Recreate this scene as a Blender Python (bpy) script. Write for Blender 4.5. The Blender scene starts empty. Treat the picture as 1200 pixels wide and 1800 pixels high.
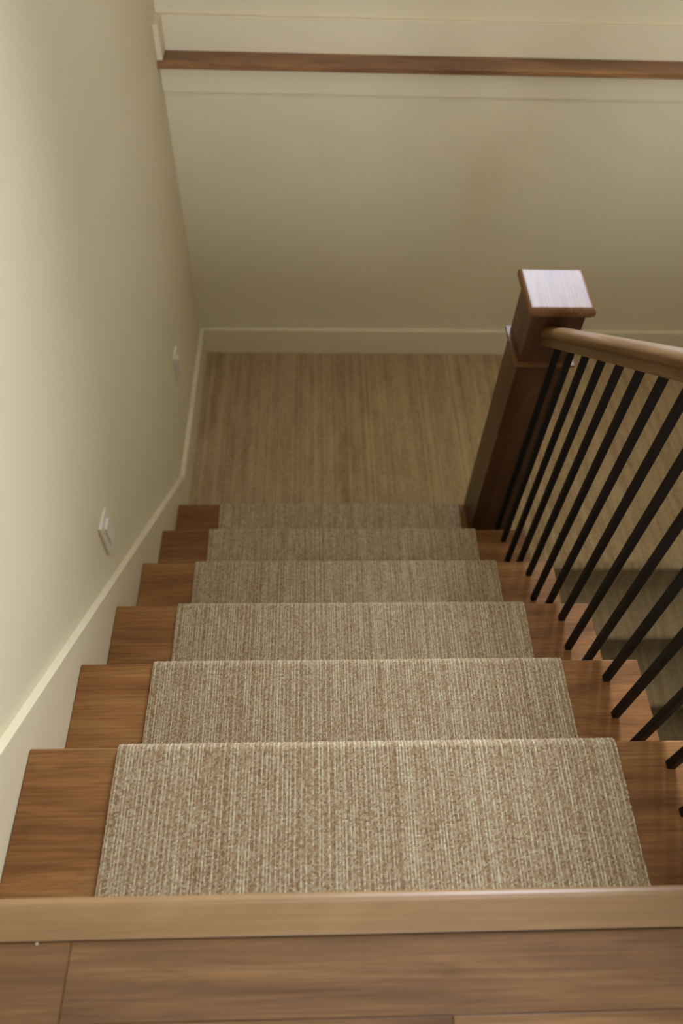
import bpy, bmesh, math, random
import numpy as np
from mathutils import Vector, Matrix

random.seed(4)
RNG = np.random.default_rng(7)
SC = bpy.context.scene
COL = SC.collection

# ------------------------------------------------------------------ camera
CAM = Vector((0.4886, -0.2096, 1.1194))
PITCH, YAW, ROLL, FPX = -0.9357, 0.0643, 0.0504, 1318.98
fwd = Vector((math.sin(YAW) * math.cos(PITCH), math.cos(YAW) * math.cos(PITCH), math.sin(PITCH)))
rgt = Vector((math.cos(YAW), -math.sin(YAW), 0))
upv = rgt.cross(fwd)
r2 = rgt * math.cos(ROLL) + upv * math.sin(ROLL)
u2 = -rgt * math.sin(ROLL) + upv * math.cos(ROLL)
cam_data = bpy.data.cameras.new('camera')
cam = bpy.data.objects.new('camera', cam_data)
COL.objects.link(cam)
cam.matrix_world = Matrix(((r2.x, u2.x, -fwd.x, CAM.x), (r2.y, u2.y, -fwd.y, CAM.y),
                           (r2.z, u2.z, -fwd.z, CAM.z), (0, 0, 0, 1)))
cam_data.sensor_fit = 'VERTICAL'
cam_data.sensor_height = 36.0
cam_data.lens = FPX / 1800 * 36.0
cam_data.clip_start = 0.02
cam_data.dof.use_dof = True
cam_data.dof.focus_distance = 1.47
cam_data.dof.aperture_fstop = 2.5
SC.camera = cam

# ------------------------------------------------------------------ world, daylight, exposure
world = bpy.data.worlds.new('world')
SC.world = world
world.use_nodes = True
bg = world.node_tree.nodes['Background']
bg.inputs[0].default_value = (0.80, 0.88, 1.0, 1)
bg.inputs[1].default_value = 2.5


def daylight(name, loc, rot, sx, sy, watt, colour):
    d = bpy.data.lights.new(name, 'AREA')
    d.shape = 'RECTANGLE'
    d.size, d.size_y, d.energy, d.color = sx, sy, watt, colour
    o = bpy.data.objects.new(name, d)
    COL.objects.link(o)
    o.location, o.rotation_euler = loc, rot
    return o


# daylight just outside the window over the ledge, and added fill light behind unseen glazing at the rear of the upper storey
daylight('daylight_back_window', (1.50, 2.78, 1.40), (math.radians(-90), 0, 0), 0.95, 2.1, 305, (0.745, 0.845, 1.0))
daylight('fill_light_rear', (0.95, -6.25, 1.20), (math.radians(90), 0, 0), 2.0, 2.2, 225, (0.78, 0.865, 1.0))

SC.view_settings.view_transform = 'Standard'
SC.view_settings.look = 'None'
SC.view_settings.gamma = 1.0
SC.view_settings.use_curve_mapping = False
SC.view_settings.exposure = 0.0

# ------------------------------------------------------------------ dimensions
H, R = 0.18, 0.2405            # rise, run
NT = 6
XE = 1.191                     # open end of the treads
XB = 1.1117                    # baluster line
CX0, CX1 = 0.152, 1.0224       # runner edges
YB = 2.4615                    # face of the landing baseboard
ZL = -7 * H                    # landing level
WX = -0.018                    # left wall face
RX = 2.40                      # right wall face of the stairwell
RU = 4.40                      # right wall face of the upper storey
YREAR = -6.0
ZC = 2.65
ZLOW = -2.70


# ------------------------------------------------------------------ material helpers
def s2l(c):
    return tuple(((v / 255) / 12.92 if v / 255 <= 0.04045 else ((v / 255 + 0.055) / 1.055) ** 2.4) for v in c) + (1,)


def new_mat(name):
    m = bpy.data.materials.new(name)
    m.use_nodes = True
    nt = m.node_tree
    return m, nt, nt.nodes['Principled BSDF']


def N(nt, typ, **kw):
    n = nt.nodes.new(typ)
    for k, v in kw.items():
        if k in n.inputs:
            n.inputs[k].default_value = v
        else:
            setattr(n, k, v)
    return n


def ramp(nt, stops):
    n = nt.nodes.new('ShaderNodeValToRGB')
    e = n.color_ramp.elements
    while len(e) < len(stops):
        e.new(0.5)
    for i, (p, c) in enumerate(stops):
        e[i].position = p
        e[i].color = c
    return n


def wood(name, axis, dark, mid, light, rough=0.36, scale=1.0, rot=0.0, streak=1.0, spec=0.5, coat=0.0):
    """grain runs along the given axis (0 x, 1 y, 2 z) of the object's own coordinates"""
    m, nt, b = new_mat(name)
    L = nt.links
    tc = N(nt, 'ShaderNodeTexCoord')
    oi = N(nt, 'ShaderNodeObjectInfo')
    rnd = N(nt, 'ShaderNodeVectorMath', operation='SCALE')
    cmb = N(nt, 'ShaderNodeCombineXYZ')
    for i in range(3):
        L.new(oi.outputs['Random'], cmb.inputs[i])
    L.new(cmb.outputs[0], rnd.inputs[0])
    rnd.inputs['Scale'].default_value = 37.0
    addv = N(nt, 'ShaderNodeVectorMath', operation='ADD')
    rotn = N(nt, 'ShaderNodeMapping')
    rotn.inputs['Rotation'].default_value = (rot, 0, 0)
    L.new(tc.outputs['Object'], rotn.inputs['Vector'])
    L.new(rotn.outputs[0], addv.inputs[0])
    L.new(rnd.outputs[0], addv.inputs[1])

    def mapped(al, ac):
        mp = N(nt, 'ShaderNodeMapping')
        s = [ac * scale] * 3
        s[axis] = al * scale
        mp.inputs['Scale'].default_value = s
        L.new(addv.outputs[0], mp.inputs['Vector'])
        return mp
    a = mapped(1.6, 9.0)
    n1 = N(nt, 'ShaderNodeTexNoise', Scale=1.0, Detail=5.0, Roughness=0.6, Distortion=1.2)
    L.new(a.outputs[0], n1.inputs['Vector'])
    f = mapped(5.0, 230.0)
    n2 = N(nt, 'ShaderNodeTexNoise', Scale=1.0, Detail=4.0, Roughness=0.65, Distortion=0.3)
    L.new(f.outputs[0], n2.inputs['Vector'])
    g = mapped(1.3, 16.0)
    wv = N(nt, 'ShaderNodeTexNoise', Scale=1.0, Detail=2.0, Distortion=1.5)
    L.new(g.outputs[0], wv.inputs['Vector'])
    # cathedral lines: folded bands of the low noise
    band = N(nt, 'ShaderNodeMath', operation='MULTIPLY')
    band.inputs[1].default_value = 11.0
    L.new(wv.outputs[0], band.inputs[0])
    frac = N(nt, 'ShaderNodeMath', operation='PINGPONG')
    frac.inputs[1].default_value = 0.5
    L.new(band.outputs[0], frac.inputs[0])
    c1 = ramp(nt, [(0.30, s2l(dark)), (0.52, s2l(mid)), (0.72, s2l(light))])
    L.new(n1.outputs[0], c1.inputs[0])
    r2_ = ramp(nt, [(0.36, (0.52, 0.48, 0.46, 1)), (0.60, (1.10, 1.10, 1.10, 1))])
    L.new(n2.outputs[0], r2_.inputs[0])
    r3 = ramp(nt, [(0.0, (0.72, 0.68, 0.64, 1)), (0.18, (1, 1, 1, 1))])
    L.new(frac.outputs[0], r3.inputs[0])
    mx = N(nt, 'ShaderNodeMix', data_type='RGBA', blend_type='MULTIPLY')
    mx.inputs['Factor'].default_value = 0.75 * streak
    L.new(c1.outputs[0], mx.inputs[6])
    L.new(r2_.outputs[0], mx.inputs[7])
    mx2 = N(nt, 'ShaderNodeMix', data_type='RGBA', blend_type='MULTIPLY')
    mx2.inputs['Factor'].default_value = 0.6 * streak
    L.new(mx.outputs[2], mx2.inputs[6])
    L.new(r3.outputs[0], mx2.inputs[7])
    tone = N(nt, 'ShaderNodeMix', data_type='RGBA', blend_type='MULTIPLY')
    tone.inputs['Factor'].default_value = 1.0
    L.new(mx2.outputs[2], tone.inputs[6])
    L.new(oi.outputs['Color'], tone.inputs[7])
    L.new(tone.outputs[2], b.inputs['Base Color'])
    b.inputs['Roughness'].default_value = rough
    b.inputs['Specular IOR Level'].default_value = spec
    b.inputs['Coat Weight'].default_value = coat
    b.inputs['Coat Roughness'].default_value = 0.12
    bp = N(nt, 'ShaderNodeBump', Strength=0.10, Distance=0.001)
    L.new(n2.outputs[0], bp.inputs['Height'])
    L.new(bp.outputs[0], b.inputs['Normal'])
    return m


def paint(name, col, rough=0.6, bump=0.06, scale=260.0, spec=0.3):
    m, nt, b = new_mat(name)
    L = nt.links
    tc = N(nt, 'ShaderNodeTexCoord')
    n = N(nt, 'ShaderNodeTexNoise', Scale=scale, Detail=3.0)
    L.new(tc.outputs['Object'], n.inputs['Vector'])
    n2 = N(nt, 'ShaderNodeTexNoise', Scale=1.7, Detail=2.0)
    L.new(tc.outputs['Object'], n2.inputs['Vector'])
    c = s2l(col)
    rp = ramp(nt, [(0.3, tuple(v * 0.97 for v in c[:3]) + (1,)), (0.7, tuple(min(1, v * 1.02) for v in c[:3]) + (1,))])
    L.new(n2.outputs[0], rp.inputs[0])
    L.new(rp.outputs[0], b.inputs['Base Color'])
    b.inputs['Roughness'].default_value = rough
    b.inputs['Specular IOR Level'].default_value = spec
    bp = N(nt, 'ShaderNodeBump', Strength=bump, Distance=0.001)
    L.new(n.outputs[0], bp.inputs['Height'])
    L.new(bp.outputs[0], b.inputs['Normal'])
    return m


def carpet_mat(name, dark, mid, light, pitch=0.0030, loop=0.0033):
    """wall-to-wall ribbed loop carpet: columns of yarn loops run along y (and down the risers)"""
    m, nt, b = new_mat(name)
    L = nt.links
    tc = N(nt, 'ShaderNodeTexCoord')
    sep = N(nt, 'ShaderNodeSeparateXYZ')
    L.new(tc.outputs['Object'], sep.inputs[0])

    def mth(op, a_, b_=None, c_=None):
        n = N(nt, 'ShaderNodeMath', operation=op)
        for i, v in enumerate((a_, b_, c_)):
            if v is None:
                continue
            if isinstance(v, (int, float)):
                n.inputs[i].default_value = v
            else:
                L.new(v, n.inputs[i])
        return n.outputs[0]

    def white(v, w):
        c = N(nt, 'ShaderNodeCombineXYZ')
        L.new(v, c.inputs[0])
        if w is not None:
            L.new(w, c.inputs[1])
        n = N(nt, 'ShaderNodeTexWhiteNoise', noise_dimensions='2D')
        L.new(c.outputs[0], n.inputs['Vector'])
        return n.outputs['Value']
    cu = mth('DIVIDE', sep.outputs['X'], pitch)
    ci = mth('FLOOR', cu)
    col_r = white(ci, None)
    run = mth('SUBTRACT', sep.outputs['Y'], sep.outputs['Z'])
    lu = mth('ADD', mth('DIVIDE', run, loop), mth('MULTIPLY', col_r, 7.0))
    li = mth('FLOOR', lu)
    loop_r = white(ci, li)
    pc = mth('ABSOLUTE', mth('SINE', mth('MULTIPLY', cu, math.pi)))
    pl = mth('ABSOLUTE', mth('SINE', mth('MULTIPLY', lu, math.pi)))
    hgt = mth('MULTIPLY', pc, mth('MULTIPLY_ADD', pl, 0.6, 0.4))
    mp = N(nt, 'ShaderNodeMapping')
    mp.inputs['Scale'].default_value = (26, 4.5, 4.5)
    L.new(tc.outputs['Object'], mp.inputs['Vector'])
    broad = N(nt, 'ShaderNodeTexNoise', Scale=1.0, Detail=4.0, Roughness=0.65)
    L.new(mp.outputs[0], broad.inputs['Vector'])
    pale = mth('GREATER_THAN', col_r, 0.62)
    tone = mth('MULTIPLY_ADD', loop_r, 0.45, mth('MULTIPLY_ADD', pale, 0.22, mth('MULTIPLY_ADD', broad.outputs[0], 0.75, -0.20)))
    rp = ramp(nt, [(0.10, s2l(dark)), (0.45, s2l(mid)), (0.85, s2l(light))])
    L.new(tone, rp.inputs[0])
    L.new(rp.outputs[0], b.inputs['Base Color'])
    b.inputs['Roughness'].default_value = 0.95
    b.inputs['Specular IOR Level'].default_value = 0.1
    b.inputs['Sheen Weight'].default_value = 0.15
    bp = N(nt, 'ShaderNodeBump', Strength=0.8, Distance=0.0016)
    L.new(hgt, bp.inputs['Height'])
    L.new(bp.outputs[0], b.inputs['Normal'])
    return m


def plain(name, col, rough, metallic=0.0, spec=0.5, var=0.08, scale=40.0):
    m, nt, b = new_mat(name)
    L = nt.links
    tc = N(nt, 'ShaderNodeTexCoord')
    n = N(nt, 'ShaderNodeTexNoise', Scale=scale, Detail=3.0)
    L.new(tc.outputs['Object'], n.inputs['Vector'])
    c = s2l(col)
    rp = ramp(nt, [(0.3, tuple(v * (1 - var) for v in c[:3]) + (1,)), (0.7, tuple(min(1, v * (1 + var)) for v in c[:3]) + (1,))])
    L.new(n.outputs[0], rp.inputs[0])
    L.new(rp.outputs[0], b.inputs['Base Color'])
    b.inputs['Roughness'].default_value = rough
    b.inputs['Metallic'].default_value = metallic
    b.inputs['Specular IOR Level'].default_value = spec
    return m


M_WALL = paint('wall_paint', (228, 215, 182), 0.75)
M_TRIM = paint('trim_paint', (231, 217, 184), 0.45, 0.02, 120.0, 0.4)
M_CEIL = paint('ceiling_paint', (236, 233, 224), 0.85)
M_TREAD = wood('tread_wood', 0, (113, 73, 37), (146, 100, 56), (164, 122, 72), 0.48, streak=0.75, spec=0.22)
M_PLANK = wood('plank_wood', 0, (98, 65, 37), (126, 89, 54), (145, 107, 68), 0.40, 0.8, streak=0.7)
M_NOSE = wood('nosing_wood', 0, (134, 101, 65), (146, 112, 73), (159, 125, 84), 0.42, 0.6, streak=0.3)
M_NEWEL = wood('newel_wood', 2, (66, 40, 24), (87, 57, 38), (105, 72, 50), 0.34, streak=0.6)
M_CAP = wood('newel_cap_wood', 1, (102, 67, 40), (119, 81, 51), (133, 95, 61), 0.33, 1.2, streak=0.8, spec=0.13)
M_RAIL = wood('rail_wood', 1, (98, 67, 37), (115, 83, 50), (128, 98, 61), 0.30, 1.0, math.atan2(H, R), streak=0.6, spec=0.4)
M_LEDGE = wood('ledge_wood', 0, (107, 70, 38), (144, 98, 58), (167, 118, 72), 0.45)
M_IRON = plain('painted_black_iron', (22, 15, 13), 0.6, 0.0, 0.2)
M_PLASTIC = plain('white_plastic', (226, 216, 198), 0.35, 0.0, 0.5, 0.02)
M_SLOT = plain('dark_slot', (60, 56, 50), 0.6)
M_CARPET = carpet_mat('landing_carpet', (140, 113, 77), (182, 152, 107), (208, 182, 137))
M_CARPET_L = carpet_mat('lower_stair_carpet', (140, 116, 82), (168, 144, 106), (190, 168, 130))


# ------------------------------------------------------------------ mesh helpers
def link(name, me, mat, parent=None, smooth=False):
    o = bpy.data.objects.new(name, me)
    COL.objects.link(o)
    if mat is not None and not me.materials:
        me.materials.append(mat)
    if parent is not None:
        o.parent = parent
    if smooth:
        for p in me.polygons:
            p.use_smooth = True
    return o


def tag(o, label=None, cat=None, group=None, kind=None):
    for k, v in (('label', label), ('category', cat), ('group', group), ('kind', kind)):
        if v:
            o[k] = v
    return o


def thing(name, loc, label, cat, group=None):
    o = bpy.data.objects.new(name, None)
    COL.objects.link(o)
    o.location = loc
    o.empty_display_size = 0.05
    return tag(o, label, cat, group)


def bm_to_mesh(bm, name):
    me = bpy.data.meshes.new(name)
    bmesh.ops.recalc_face_normals(bm, faces=bm.faces)
    bm.to_mesh(me)
    bm.free()
    return me


def add_box(bm, x0, x1, y0, y1, z0, z1):
    vs = [bm.verts.new((x, y, z)) for x in (x0, x1) for y in (y0, y1) for z in (z0, z1)]
    fs = []
    for idx in ((0, 1, 3, 2), (4, 6, 7, 5), (0, 4, 5, 1), (2, 3, 7, 6), (0, 2, 6, 4), (1, 5, 7, 3)):
        fs.append(bm.faces.new([vs[i] for i in idx]))
    return vs, fs


def box_mesh(name, x0, x1, y0, y1, z0, z1, bev=0.0, seg=2):
    bm = bmesh.new()
    add_box(bm, x0, x1, y0, y1, z0, z1)
    if bev:
        bmesh.ops.bevel(bm, geom=list(bm.edges), offset=bev, segments=seg, profile=0.5, affect='EDGES')
    return bm_to_mesh(bm, name)


def box(name, x0, x1, y0, y1, z0, z1, mat, parent=None, bev=0.0, seg=2, origin=None):
    """box in world coordinates; with a parent Empty the parent's location is taken off"""
    off = Vector((0, 0, 0))
    if parent is not None:
        p = parent
        while p is not None:
            off += p.location
            p = p.parent
    me = box_mesh(name, x0 - off.x, x1 - off.x, y0 - off.y, y1 - off.y, z0 - off.z, z1 - off.z, bev, seg)
    return link(name, me, mat, parent)


def prism(name, pts, axis, a0, a1, mat, parent=None, bev=0.0):
    """polygon of (u, v) points extruded along an axis: axis 0 -> (y, z) points, axis 1 -> (x, z) points"""
    bm = bmesh.new()

    def co(p, a):
        return (a, p[0], p[1]) if axis == 0 else ((p[0], a, p[1]) if axis == 1 else (p[0], p[1], a))
    off = Vector((0, 0, 0))
    p_ = parent
    while p_ is not None:
        off += p_.location
        p_ = p_.parent
    A = [bm.verts.new(Vector(co(p, a0)) - off) for p in pts]
    B = [bm.verts.new(Vector(co(p, a1)) - off) for p in pts]
    bm.faces.new(A)
    bm.faces.new(list(reversed(B)))
    n = len(pts)
    for i in range(n):
        bm.faces.new((A[i], A[(i + 1) % n], B[(i + 1) % n], B[i]))
    if bev:
        bmesh.ops.bevel(bm, geom=list(bm.edges), offset=bev, segments=2, profile=0.5, affect='EDGES')
    return link(name, bm_to_mesh(bm, name), mat, parent)


def struct(o, label):
    return tag(o, label, kind='structure')


# ------------------------------------------------------------------ walls
def wall_with_hole(name, axis, pos, thick, u0, u1, z0, z1, hole, mat):
    """wall slab with one rectangular opening, as one mesh; axis 1 = wall across y, axis 0 = wall across x"""
    bm = bmesh.new()
    a, b_, c, d = hole
    for (p0, p1, q0, q1) in ((u0, a, z0, z1), (b_, u1, z0, z1), (a, b_, z0, c), (a, b_, d, z1)):
        if axis == 1:
            add_box(bm, p0, p1, pos, pos + thick, q0, q1)
        else:
            add_box(bm, pos, pos + thick, p0, p1, q0, q1)
    return link(name, bm_to_mesh(bm, name), mat)


struct(box('wall_left', WX - 0.12, WX, YREAR, 2.70, ZLOW, ZC, M_WALL), 'cream painted wall on the left of the stairs')
struct(box('wall_back', WX, RX, YB + 0.020, 2.70, ZLOW, -0.032, M_WALL), 'cream painted wall beyond the landing below the wooden ledge')
YU = 2.540                                    # upper back wall, set back behind the ledge
WIN = (1.08, 1.92, 0.40, 2.40)
struct(wall_with_hole('wall_back_upper', 1, YU, 0.16, WX, RU, -0.032, ZC, WIN, M_WALL), 'cream painted wall set back above the wooden ledge')
struct(box('wall_right', RX, RX + 0.12, -0.05, 2.70, ZLOW, -0.031, M_WALL), 'cream painted wall on the right of the lower flight')
struct(box('wall_right_lower', RX, RX + 0.12, YREAR, -0.05, ZLOW, -0.31, M_WALL), 'cream painted wall of the lower storey')
struct(box('wall_right_upper', RU, RU + 0.12, YREAR, 2.70, -0.3, ZC, M_WALL), 'cream painted wall on the far right of the upper storey')
WIN_FILL = (0.05, 1.85, 0.12, 2.20)  # opening added to let fill light through to the back wall
struct(wall_with_hole('wall_rear', 1, YREAR - 0.16, 0.16, WX - 0.12, RU + 0.12, ZLOW, ZC, WIN_FILL, M_WALL), 'cream painted wall at the far end of the upper floor')
struct(box('ceiling', WX - 0.12, RU + 0.12, YREAR - 0.12, 2.70, ZC, ZC + 0.12, M_CEIL), 'white ceiling over the stairwell')
struct(box('floor_lower', WX - 0.12, RX + 0.12, YREAR, 2.70, ZLOW - 0.1, ZLOW, M_CARPET_L), 'carpeted floor at the bottom of the lower flight')


def window(name, axis, pos, depth, hole, label):
    a, b_, c, d = hole
    bm = bmesh.new()
    t = 0.05

    def bx(p0, p1, q0, q1, e0, e1):
        if axis == 1:
            add_box(bm, p0, p1, e0, e1, q0, q1)
        else:
            add_box(bm, e0, e1, p0, p1, q0, q1)
    e0, e1 = pos + 0.06, pos + 0.11
    bx(a, a + t, c, d, e0, e1)
    bx(b_ - t, b_, c, d, e0, e1)
    bx(a + t, b_ - t, c, c + t, e0, e1)
    bx(a + t, b_ - t, d - t, d, e0, e1)
    o = struct(link(name, bm_to_mesh(bm, name), M_TRIM), label)
    bm = bmesh.new()
    bx2 = (a + t, b_ - t, c + t, d - t, pos + 0.082, pos + 0.086)
    if axis == 1:
        add_box(bm, bx2[0], bx2[1], bx2[4], bx2[5], bx2[2], bx2[3])
    else:
        add_box(bm, bx2[4], bx2[5], bx2[0], bx2[1], bx2[2], bx2[3])
    g, nt, p = new_mat(name + '_glass')
    tr = N(nt, 'ShaderNodeBsdfTransparent')
    gl = N(nt, 'ShaderNodeBsdfGlossy', Roughness=0.02)
    fr = N(nt, 'ShaderNodeFresnel', IOR=1.45)
    ms = N(nt, 'ShaderNodeMixShader')
    nt.links.new(fr.outputs[0], ms.inputs[0])
    nt.links.new(tr.outputs[0], ms.inputs[1])
    nt.links.new(gl.outputs[0], ms.inputs[2])
    nt.links.new(ms.outputs[0], nt.nodes['Material Output'].inputs['Surface'])
    link('pane', bm_to_mesh(bm, 'pane'), g, o)
    return o


window('window_1', 1, YU, 0.16, WIN, 'white framed window in the back wall above the ledge')
window('window_added', 1, YREAR - 0.16, 0.16, WIN_FILL, 'unseen tall white framed window added at the far end of the upper floor for fill light')  # unseen window, added to carry the rear fill light

# ------------------------------------------------------------------ landing floor, lower flight
struct(prism('floor_landing', [(WX, 6 * R - 0.03), (XE - 0.03, 6 * R - 0.03), (XE - 0.03, 1.305), (RX, 1.305), (RX, YB + 0.012), (WX, YB + 0.012)],
             2, ZL - 0.2, ZL, M_CARPET), 'brown striped carpet on the stair landing')

# ------------------------------------------------------------------ upper floor: planks and nosing
fl = struct(box('floor', WX, RU, YREAR, -0.048, -0.30, -0.020, M_TRIM), 'brown wooden plank floor at the top of the stairs')
nose_m = None


def nosing_profile():
    # bullnose: flat top, rounded front, tongue under the floor
    pts = [(-0.0735, -0.020), (-0.0735, 0.0022), (-0.0728, 0.0030)]
    for i in range(9):
        a = math.pi / 2 - i * math.pi / 8
        pts.append((-0.0355 + 0.0145 * math.cos(a), -0.0125 + 0.0155 * math.sin(a)))
    pts.append((-0.047, -0.0280))
    pts.append((-0.047, -0.020))
    return pts


nz = prism('nosing', nosing_profile(), 0, WX + 0.001, XE + 0.02, M_NOSE, fl)
nz['label'] = 'paler wooden nosing board along the edge of the top step'
PW = 0.0900
row_y = -0.0742
joints = [[0.1765, 1.90], [0.662, 1.55], [0.35, 1.2], [0.95, 2.1]]
plank_count = 0
for rr in range(70):
    y1 = row_y - rr * (PW + 0.0006)
    y0 = y1 - PW
    js = joints[rr] if rr < 4 else [random.uniform(0.2, 1.1), random.uniform(1.3, 2.2)]
    xs = [WX + 0.001] + js + [2.6 + 0.5 * (rr % 3), RU - 0.001]
    if y0 < YREAR:
        break
    for i in range(len(xs) - 1):
        me = box_mesh('plank', xs[i] + 0.0003, xs[i + 1] - 0.0003, 0, PW, -0.019, 0, 0.0009, 1)
        o = link('plank', me, M_PLANK, fl)
        o.location = (0, y0, random.uniform(-0.0004, 0.0))
        g_ = random.uniform(0.9, 1.06)
        o.color = (g_, g_ * random.uniform(0.96, 1.02), g_ * random.uniform(0.94, 1.02), 1)
        plank_count += 1

struct(box('floor_right', RX + 0.001, RU, -0.047, YU, -0.30, 0.0, M_PLANK), 'wooden floor of the upper storey right of the stairwell')

# ------------------------------------------------------------------ baseboards, skirt, ledge trims
SK = 0.078                                    # skirt height above the nosing line
BBT = ZL + 0.130
ykink = (SK - BBT) * R / H
ytop = (SK - 0.130) * R / H


def sk(y):
    return SK - H / R * y


skirt = [(YB + 0.014, ZL - 0.02), (YB + 0.014, BBT), (ykink, BBT), (ytop, 0.130), (YREAR, 0.130), (YREAR, 0.0), (-0.10, 0.0)]
skirt += [(-0.10, -0.32), (6 * R - 0.2, ZL - 0.18), (6 * R, ZL - 0.02)]
struct(prism('baseboard_left', skirt, 0, WX, 0.0, M_TRIM, bev=0.0015), 'cream skirting board following the stairs along the left wall')
struct(box('baseboard_back', 0.0, RX, YB, YB + 0.020, ZL - 0.02, BBT, M_TRIM, bev=0.002), 'cream baseboard along the back wall of the landing')
struct(prism('trim_1', [(YB - 0.030, -0.0165), (YB - 0.030, -0.003), (YB - 0.027, 0.0), (YU, 0.0), (YU, -0.031), (YB + 0.008, -0.031), (YB + 0.008, -0.0185), (YB - 0.028, -0.0185)],
             0, WX, RX, M_LEDGE), 'long brown wooden ledge cap across the back wall')
struct(box('trim_2', WX, RX, YB + 0.008, YB + 0.020, -0.106, -0.019, M_TRIM, bev=0.001), 'cream apron board under the wooden ledge')
struct(box('trim_3', 0.0, RX, YU - 0.015, YU, 0.0, 0.106, M_TRIM, bev=0.0015), 'cream baseboard standing on the wooden ledge')
struct(box('trim_4', WX, 0.0, YB - 0.012, YU, 0.0, 0.106, M_TRIM, bev=0.0015), 'short cream baseboard return at the left end of the ledge')

# ------------------------------------------------------------------ staircase
st = thing('staircase', (0.6, 0.7, ZL), 'brown wooden staircase descending to the landing under the carpet runner', 'staircase')
TT = 0.030
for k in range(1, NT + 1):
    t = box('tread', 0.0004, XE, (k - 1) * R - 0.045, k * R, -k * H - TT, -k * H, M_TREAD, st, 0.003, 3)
    t.color = ((0.97, 0.98, 1.0, 1), (1.04, 1.02, 1.0, 1), (0.98, 0.96, 0.94, 1), (1.06, 1.06, 1.04, 1), (0.84, 0.80, 0.76, 1), (0.78, 0.72, 0.68, 1))[k - 1]   # tone per tread, the lowest two darker and redder
for k in range(1, NT + 2):
    y = (k - 1) * R - 0.025 if k > 1 else -0.046
    box('riser', 0.0004, XE - 0.025, y - 0.015, y - (0.0 if k > 1 else 0.002), -k * H + 0.0005, -(k - 1) * H - TT - 0.0005, M_TREAD, st)
# outer stringer, saw-tooth under the treads
saw = []
for k in range(1, NT + 1):
    saw.append(((k - 1) * R - 0.042, -k * H - TT - 0.001))
    saw.append((k * R - 0.042, -k * H - TT - 0.001))
saw.append((NT * R - 0.042, ZL))
saw.append((NT * R - 0.30, ZL - 0.16))
saw.append((-0.042, -0.46))
prism('stringer', saw, 0, XE - 0.06, XE - 0.027, M_TREAD, st)
# white wall closing the space under the flight
struct(prism('wall_under_stairs', [(-0.042, -0.47), (NT * R - 0.31, ZL - 0.17), (NT * R + 0.1, ZL - 0.21), (NT * R + 0.1, ZLOW), (-0.042, ZLOW)], 0, XE - 0.06, XE - 0.03, M_WALL),
       'cream wall closing the side below the wooden staircase')

# lower flight, carpeted, coming back towards the camera
low = thing('carpeted_stairs', (1.78, 0.6, ZLOW), 'carpeted lower flight of stairs seen through the balusters', 'staircase')
LR = 0.201
for k in range(0, 8):
    yf = 1.275 - k * LR
    zt = ZL - k * H
    pts = [(yf + 0.04, zt - H), (yf + 0.04, zt - 0.034), (yf + 0.012, zt - 0.034)]
    for i in range(7):
        a = -math.pi / 2 - i * math.pi / 6
        pts.append((yf + 0.017 + 0.017 * math.cos(a), zt - 0.017 + 0.017 * math.sin(a)))
    back = yf + LR + 0.04 if k else 1.304
    pts += [(back, zt), (back, zt - H)]
    prism('step', pts, 0, XE - 0.026, RX - 0.003, M_CARPET_L, low)

# ------------------------------------------------------------------ carpet runner
PITCH_C = 0.0027
NCOL = int((CX1 - CX0) / PITCH_C)
SPC = 3
TH = 0.0065


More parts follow.
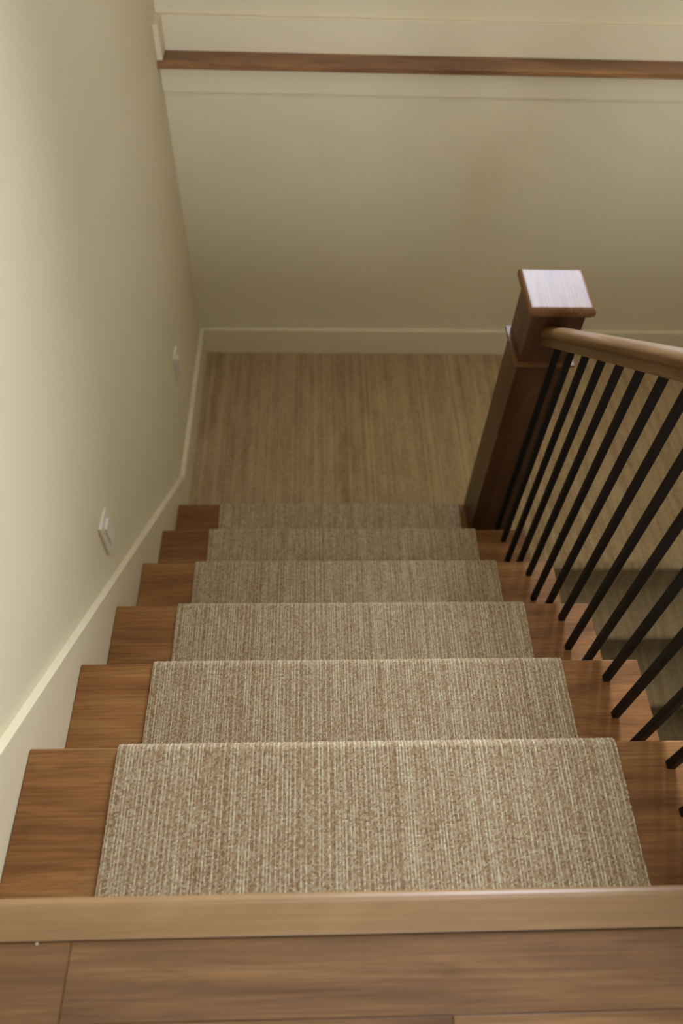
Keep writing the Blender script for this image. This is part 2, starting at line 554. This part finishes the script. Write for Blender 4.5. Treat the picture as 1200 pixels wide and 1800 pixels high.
def runner():
    ys, zs, ny, nzv, ss = [], [], [], [], []
    s = 0.0

    def seg(fn, length, step):
        nonlocal s
        n = max(1, int(length / step))
        for i in range(n):
            y, z, a, b_ = fn(i / n)
            ys.append(y); zs.append(z); ny.append(a); nzv.append(b_); ss.append(s + length * i / n)
        s += length
    RN = 0.016
    # down the first riser
    seg(lambda t: (-0.046 + TH, -0.031 - (H - 0.031 - TH) * t, 1, 0), H - 0.031 - TH, 0.01)
    for k in range(1, NT + 1):
        stp = (0.00105, 0.00105, 0.0013, 0.0016, 0.0022, 0.0026)[k - 1]
        y0 = (k - 1) * R - (0.025 if k > 1 else 0.046) + TH
        y1 = k * R + TH - RN
        zt = -k * H + TH
        seg(lambda t: (y0 + (y1 - y0) * t, zt, 0, 1), y1 - y0, stp)
        seg(lambda t: (y1 + RN * math.sin(t * math.pi / 2), zt - RN + RN * math.cos(t * math.pi / 2),
                       math.sin(t * math.pi / 2), math.cos(t * math.pi / 2)), RN * math.pi / 2, stp)
        za, zb = zt - RN, -(k + 1) * H + TH
        ya, yb_ = k * R + TH, k * R - 0.025 + TH
        seg(lambda t: (ya + (yb_ - ya) * min(1, max(0, (t - .1) / .25)), za + (zb - za) * t, 1, 0), za - zb, 0.008)
    Y, Z, A, B, S = (np.array(v) for v in (ys, zs, ny, nzv, ss))
    n = len(Y)
    w = NCOL * SPC + 1
    col = np.arange(w) / SPC                      # in columns
    ci = np.minimum(np.floor(col).astype(int), NCOL - 1)
    X = CX0 + (CX1 - CX0) * np.arange(w) / (w - 1)
    # loops along each column, every column with its own phase and slightly wavy
    phase = RNG.random(NCOL + 1)
    lp = 0.0031
    wav = 0.00035 * np.sin(S[:, None] * 34 + 6.28 * RNG.random(NCOL + 1)[None, ci])
    u = S[:, None] / lp + phase[ci][None, :]
    li = np.floor(u).astype(int)
    prof_c = np.abs(np.sin(np.pi * col))[None, :] ** 0.8
    prof_s = (0.40 + 0.60 * np.abs(np.sin(np.pi * u)) ** 0.8)
    nl = li.max() + 2
    rnd = RNG.random((NCOL + 1, nl))
    jit = rnd[ci[None, :], li]
    # some columns are pale yarn, the others tan; long slow changes along a column
    kind = np.zeros(NCOL + 1)
    c = 0
    while c <= NCOL:
        kind[c] = 1.0
        c += int(RNG.choice([2, 2, 2, 3, 3, 3, 4]))
    slow = RNG.random((NCOL + 1, 80))
    si = S[:, None] / 0.045 + phase[ci][None, :] * 3
    s0 = np.floor(si).astype(int); fr = si - s0
    sl = slow[ci[None, :], s0] * (1 - fr) + slow[ci[None, :], s0 + 1] * fr
    # broad weave streaks across neighbouring columns
    g1 = np.convolve(RNG.standard_normal(NCOL + 1), np.ones(7) / 7, 'same') * 1.3
    jit2 = RNG.random((NCOL + 1, nl))[ci[None, :], li]
    pale = 0.31 + 0.44 * kind[ci][None, :] * (0.15 + 0.55 * sl + 0.6 * jit2) + 0.52 * (jit - 0.5) + 0.05 * g1[ci][None, :] + 0.12 * (sl - .5)
    pale = np.clip(pale, 0, 1)
    hgt = 0.0017 * prof_c * prof_s * (0.7 + 0.6 * jit) + 0.0003 * kind[ci][None, :] * prof_c
    edge = np.minimum(np.arange(w), np.arange(w)[::-1])
    hgt -= np.where(edge < 3, 0.0012 * (3 - edge) / 3, 0)[None, :]
    vx = np.broadcast_to(X[None, :], (n, w)) + wav * 0.8
    ej = np.where(edge < 2, 1.0, 0.0)[None, :] * (jit - 0.5) * 0.0016
    vx = vx + ej
    vy = Y[:, None] + A[:, None] * hgt
    vz = Z[:, None] + B[:, None] * hgt
    top = np.stack([vx, vy, vz], -1).reshape(-1, 3)
    # side flanges down to the wood
    fl_l = np.stack([vx[:, 0], Y - A * (TH - 0.0003), Z - B * (TH - 0.0003)], -1)
    fl_r = np.stack([vx[:, -1], Y - A * (TH - 0.0003), Z - B * (TH - 0.0003)], -1)
    co = np.concatenate([top, fl_l, fl_r]).astype(np.float32)
    i = np.arange(n - 1)[:, None] * w + np.arange(w - 1)[None, :]
    q = np.stack([i, i + w, i + w + 1, i + 1], -1).reshape(-1, 4)
    b0 = n * w
    a = np.arange(n - 1)
    ql = np.stack([a * w, b0 + a, b0 + a + 1, (a + 1) * w], -1)
    b1 = b0 + n
    qr = np.stack([a * w + w - 1, (a + 1) * w + w - 1, b1 + a + 1, b1 + a], -1)
    q = np.concatenate([q, ql, qr]).astype(np.int32)
    me = bpy.data.meshes.new('carpet_runner')
    me.vertices.add(len(co))
    me.vertices.foreach_set('co', co.ravel())
    me.loops.add(q.size)
    me.loops.foreach_set('vertex_index', q.ravel())
    me.polygons.add(len(q))
    me.polygons.foreach_set('loop_start', np.arange(0, q.size, 4, dtype=np.int32))
    me.polygons.foreach_set('use_smooth', np.ones(len(q), dtype=bool))
    me.update(calc_edges=True)
    at = me.attributes.new('yarn', 'FLOAT', 'POINT')
    pv = np.concatenate([pale.reshape(-1), pale[:, 0] * 0.3, pale[:, -1] * 0.3]).astype(np.float32)
    at.data.foreach_set('value', pv)
    m, nt, b = new_mat('runner_yarn')
    an = N(nt, 'ShaderNodeAttribute', attribute_name='yarn')
    rp = ramp(nt, [(0.0, s2l((120, 91, 60))), (0.35, s2l((161, 134, 101))), (0.7, s2l((187, 173, 143))), (1.0, s2l((204, 198, 174)))])
    nt.links.new(an.outputs['Fac'], rp.inputs[0])
    nt.links.new(rp.outputs[0], b.inputs['Base Color'])
    b.inputs['Roughness'].default_value = 0.9
    b.inputs['Specular IOR Level'].default_value = 0.15
    b.inputs['Sheen Weight'].default_value = 0.2
    o = link('carpet_runner', me, m)
    return tag(o, 'beige ribbed loop-pile carpet runner covering the middle of the wooden treads', 'carpet runner')


runner()

# ------------------------------------------------------------------ railing
rail_root = thing('stair_railing', (XB, 1.38, -NT * H), 'wooden handrail and newel post with black iron balusters', 'railing')
RO = rail_root.location.copy()


def newel(x0, y0, w, zbase, ztop, zcol):
    cx, cy = x0 + w / 2, y0 + w / 2
    o = box('newel_post', x0, x0 + w, y0, y0 + w, zbase, ztop - 0.030, M_NEWEL, rail_root, 0.002, 2)
    e = 0.0144
    # cap: slab with eased top edges on a small bed mould
    bm = bmesh.new()
    prof = [(w / 2 + 0.003, -0.033), (w / 2 + 0.008, -0.030), (w / 2 + 0.010, -0.024), (w / 2 + e - 0.001, -0.0235), (w / 2 + e + 0.001, -0.020), (w / 2 + e + 0.001, -0.009),
            (w / 2 + e - 0.001, -0.004), (w / 2 + e - 0.006, -0.0006), (w / 2 + e - 0.010, 0.0)]
    rings = []
    for hw, dz in prof:
        rings.append([bm.verts.new((cx - RO.x + sx * hw, cy - RO.y + sy * hw, ztop + dz - RO.z)) for sx, sy in ((-1, -1), (1, -1), (1, 1), (-1, 1))])
    for a, b_ in zip(rings, rings[1:]):
        for i in range(4):
            bm.faces.new((a[i], a[(i + 1) % 4], b_[(i + 1) % 4], b_[i]))
    bm.faces.new(rings[-1])
    bm.faces.new(list(reversed(rings[0])))
    cap = link('cap', bm_to_mesh(bm, 'cap'), M_CAP, o)
    # collar: thin moulding round the post
    bm = bmesh.new()
    prof = [(w / 2 - 0.002, -0.016), (w / 2 + 0.004, -0.015), (w / 2 + 0.010, -0.009), (w / 2 + 0.0125, -0.007), (w / 2 + 0.0125, -0.001), (w / 2 + 0.0115, 0.0), (w / 2 - 0.002, 0.0)]
    rings = []
    for hw, dz in prof:
        rings.append([bm.verts.new((cx - RO.x + sx * hw, cy - RO.y + sy * hw, zcol + dz - RO.z)) for sx, sy in ((-1, -1), (1, -1), (1, 1), (-1, 1))])
    for a, b_ in zip(rings, rings[1:]):
        for i in range(4):
            bm.faces.new((a[i], a[(i + 1) % 4], b_[(i + 1) % 4], b_[i]))
    link('collar', bm_to_mesh(bm, 'collar'), M_CAP, o)
    return o


NX, NY, NW = 1.0456, 1.3094, 0.1396
newel(NX, NY, NW, -NT * H, -0.0737, -0.262)
newel(XB - NW / 2, -0.30, NW, 0.0, 1.06, 0.87)

# handrail: moulded section swept along the pitch line
RB, RT = 0.779, 0.842
prof = [(-0.0215, 0.0), (-0.0215, 0.017), (-0.0195, 0.021), (-0.0195, 0.025), (-0.0265, 0.028), (-0.0305, 0.034), (-0.0310, 0.042), (-0.0285, 0.050), (-0.0225, 0.057), (-0.012, 0.0615), (0, 0.063)]
prof = prof + [(-x, z) for x, z in reversed(prof[:-1])]
bm = bmesh.new()
ends = []
for y in (NY + 0.002, -0.162):
    z = RB - H / R * y
    ends.append([bm.verts.new((XB + px - RO.x, y - RO.y, z + pz - RO.z)) for px, pz in prof])
n = len(prof)
for i in range(n):
    bm.faces.new((ends[0][i], ends[0][(i + 1) % n], ends[1][(i + 1) % n], ends[1][i]))
bm.faces.new(ends[0]); bm.faces.new(list(reversed(ends[1])))
hr = link('handrail', bm_to_mesh(bm, 'handrail'), M_RAIL, rail_root)
for p in hr.data.polygons:
    p.use_smooth = len(p.vertices) == 4
hr.data.set_sharp_from_angle(angle=math.radians(38))

# balusters: square bars, three to a tread, cut along the pitch at the top
BT = 0.0072
S0 = 0.0436


def bal_mesh():
    bm = bmesh.new()
    lo = [bm.verts.new((sx * BT, sy * BT, 0)) for sx, sy in ((-1, -1), (1, -1), (1, 1), (-1, 1))]
    hi = []
    for sx, sy in ((-1, -1), (1, -1), (1, 1), (-1, 1)):
        hi.append((sx * BT, sy * BT))
    return bm, lo, hi


shared = {}
for k in range(1, NT + 1):
    for j in range(3):
        y = k * R - S0 - j * R / 3
        if y > NY - 0.012:
            continue
        z0 = -k * H
        length = (RB - H / R * y) - z0 + 0.004
        key = j
        if key not in shared:
            bm, lo, hi = bal_mesh()
            top = [bm.verts.new((a, b_, length - H / R * b_)) for a, b_ in hi]
            for i in range(4):
                bm.faces.new((lo[i], lo[(i + 1) % 4], top[(i + 1) % 4], top[i]))
            bm.faces.new(top); bm.faces.new(list(reversed(lo)))
            bmesh.ops.bevel(bm, geom=[e for e in bm.edges if abs(e.verts[0].co.z - e.verts[1].co.z) > 0.3], offset=0.001, segments=1, affect='EDGES')
            shared[key] = bm_to_mesh(bm, 'baluster')
        o = link('baluster', shared[key], M_IRON, rail_root)
        o.location = Vector((XB, y, z0)) - RO

# ------------------------------------------------------------------ wall plates
def wall_plate(y0, y1, z0, z1, label, ins):
    cy, cz = (y0 + y1) / 2, (z0 + z1) / 2
    t = thing('wall_outlet', (WX, cy, z0), label, 'outlet', 'outlet plates on the left wall')
    box('cover_plate', WX, WX + 0.0080, y0, y1, z0, z1, M_PLASTIC, t, 0.0016, 2)
    a, b_, c, d = ins
    s = box('socket_insert', WX + 0.0070, WX + 0.0135, cy + a, cy + b_, cz + c, cz + d, M_PLASTIC, t, 0.0012, 2)
    return t


wall_plate(0.8175, 0.8855, -0.4560, -0.3470, 'white outlet plate on the left wall just above the sloping skirting board', (-0.0165, 0.0165, -0.033, 0.033))
wall_plate(1.855, 1.924, -0.8660, -0.7560, 'faint white outlet plate on the left wall near the landing corner', (-0.0165, 0.0165, -0.033, 0.033))


# ------------------------------------------------------------------ a fleck of paint on the floor by the nosing seam
bm = bmesh.new()
bmesh.ops.create_icosphere(bm, subdivisions=2, radius=0.0016)
for v in bm.verts:
    v.co = Vector((v.co.x * random.uniform(0.8, 1.3), v.co.y * random.uniform(0.8, 1.2), v.co.z * 0.6 + 0.0009))
fleck = link('paint_fleck', bm_to_mesh(bm, 'paint_fleck'), M_PLASTIC, None, True)
fleck.location = (0.1332, -0.0760, 0.0)
tag(fleck, 'tiny white fleck on the floor by the nosing seam', 'fleck')
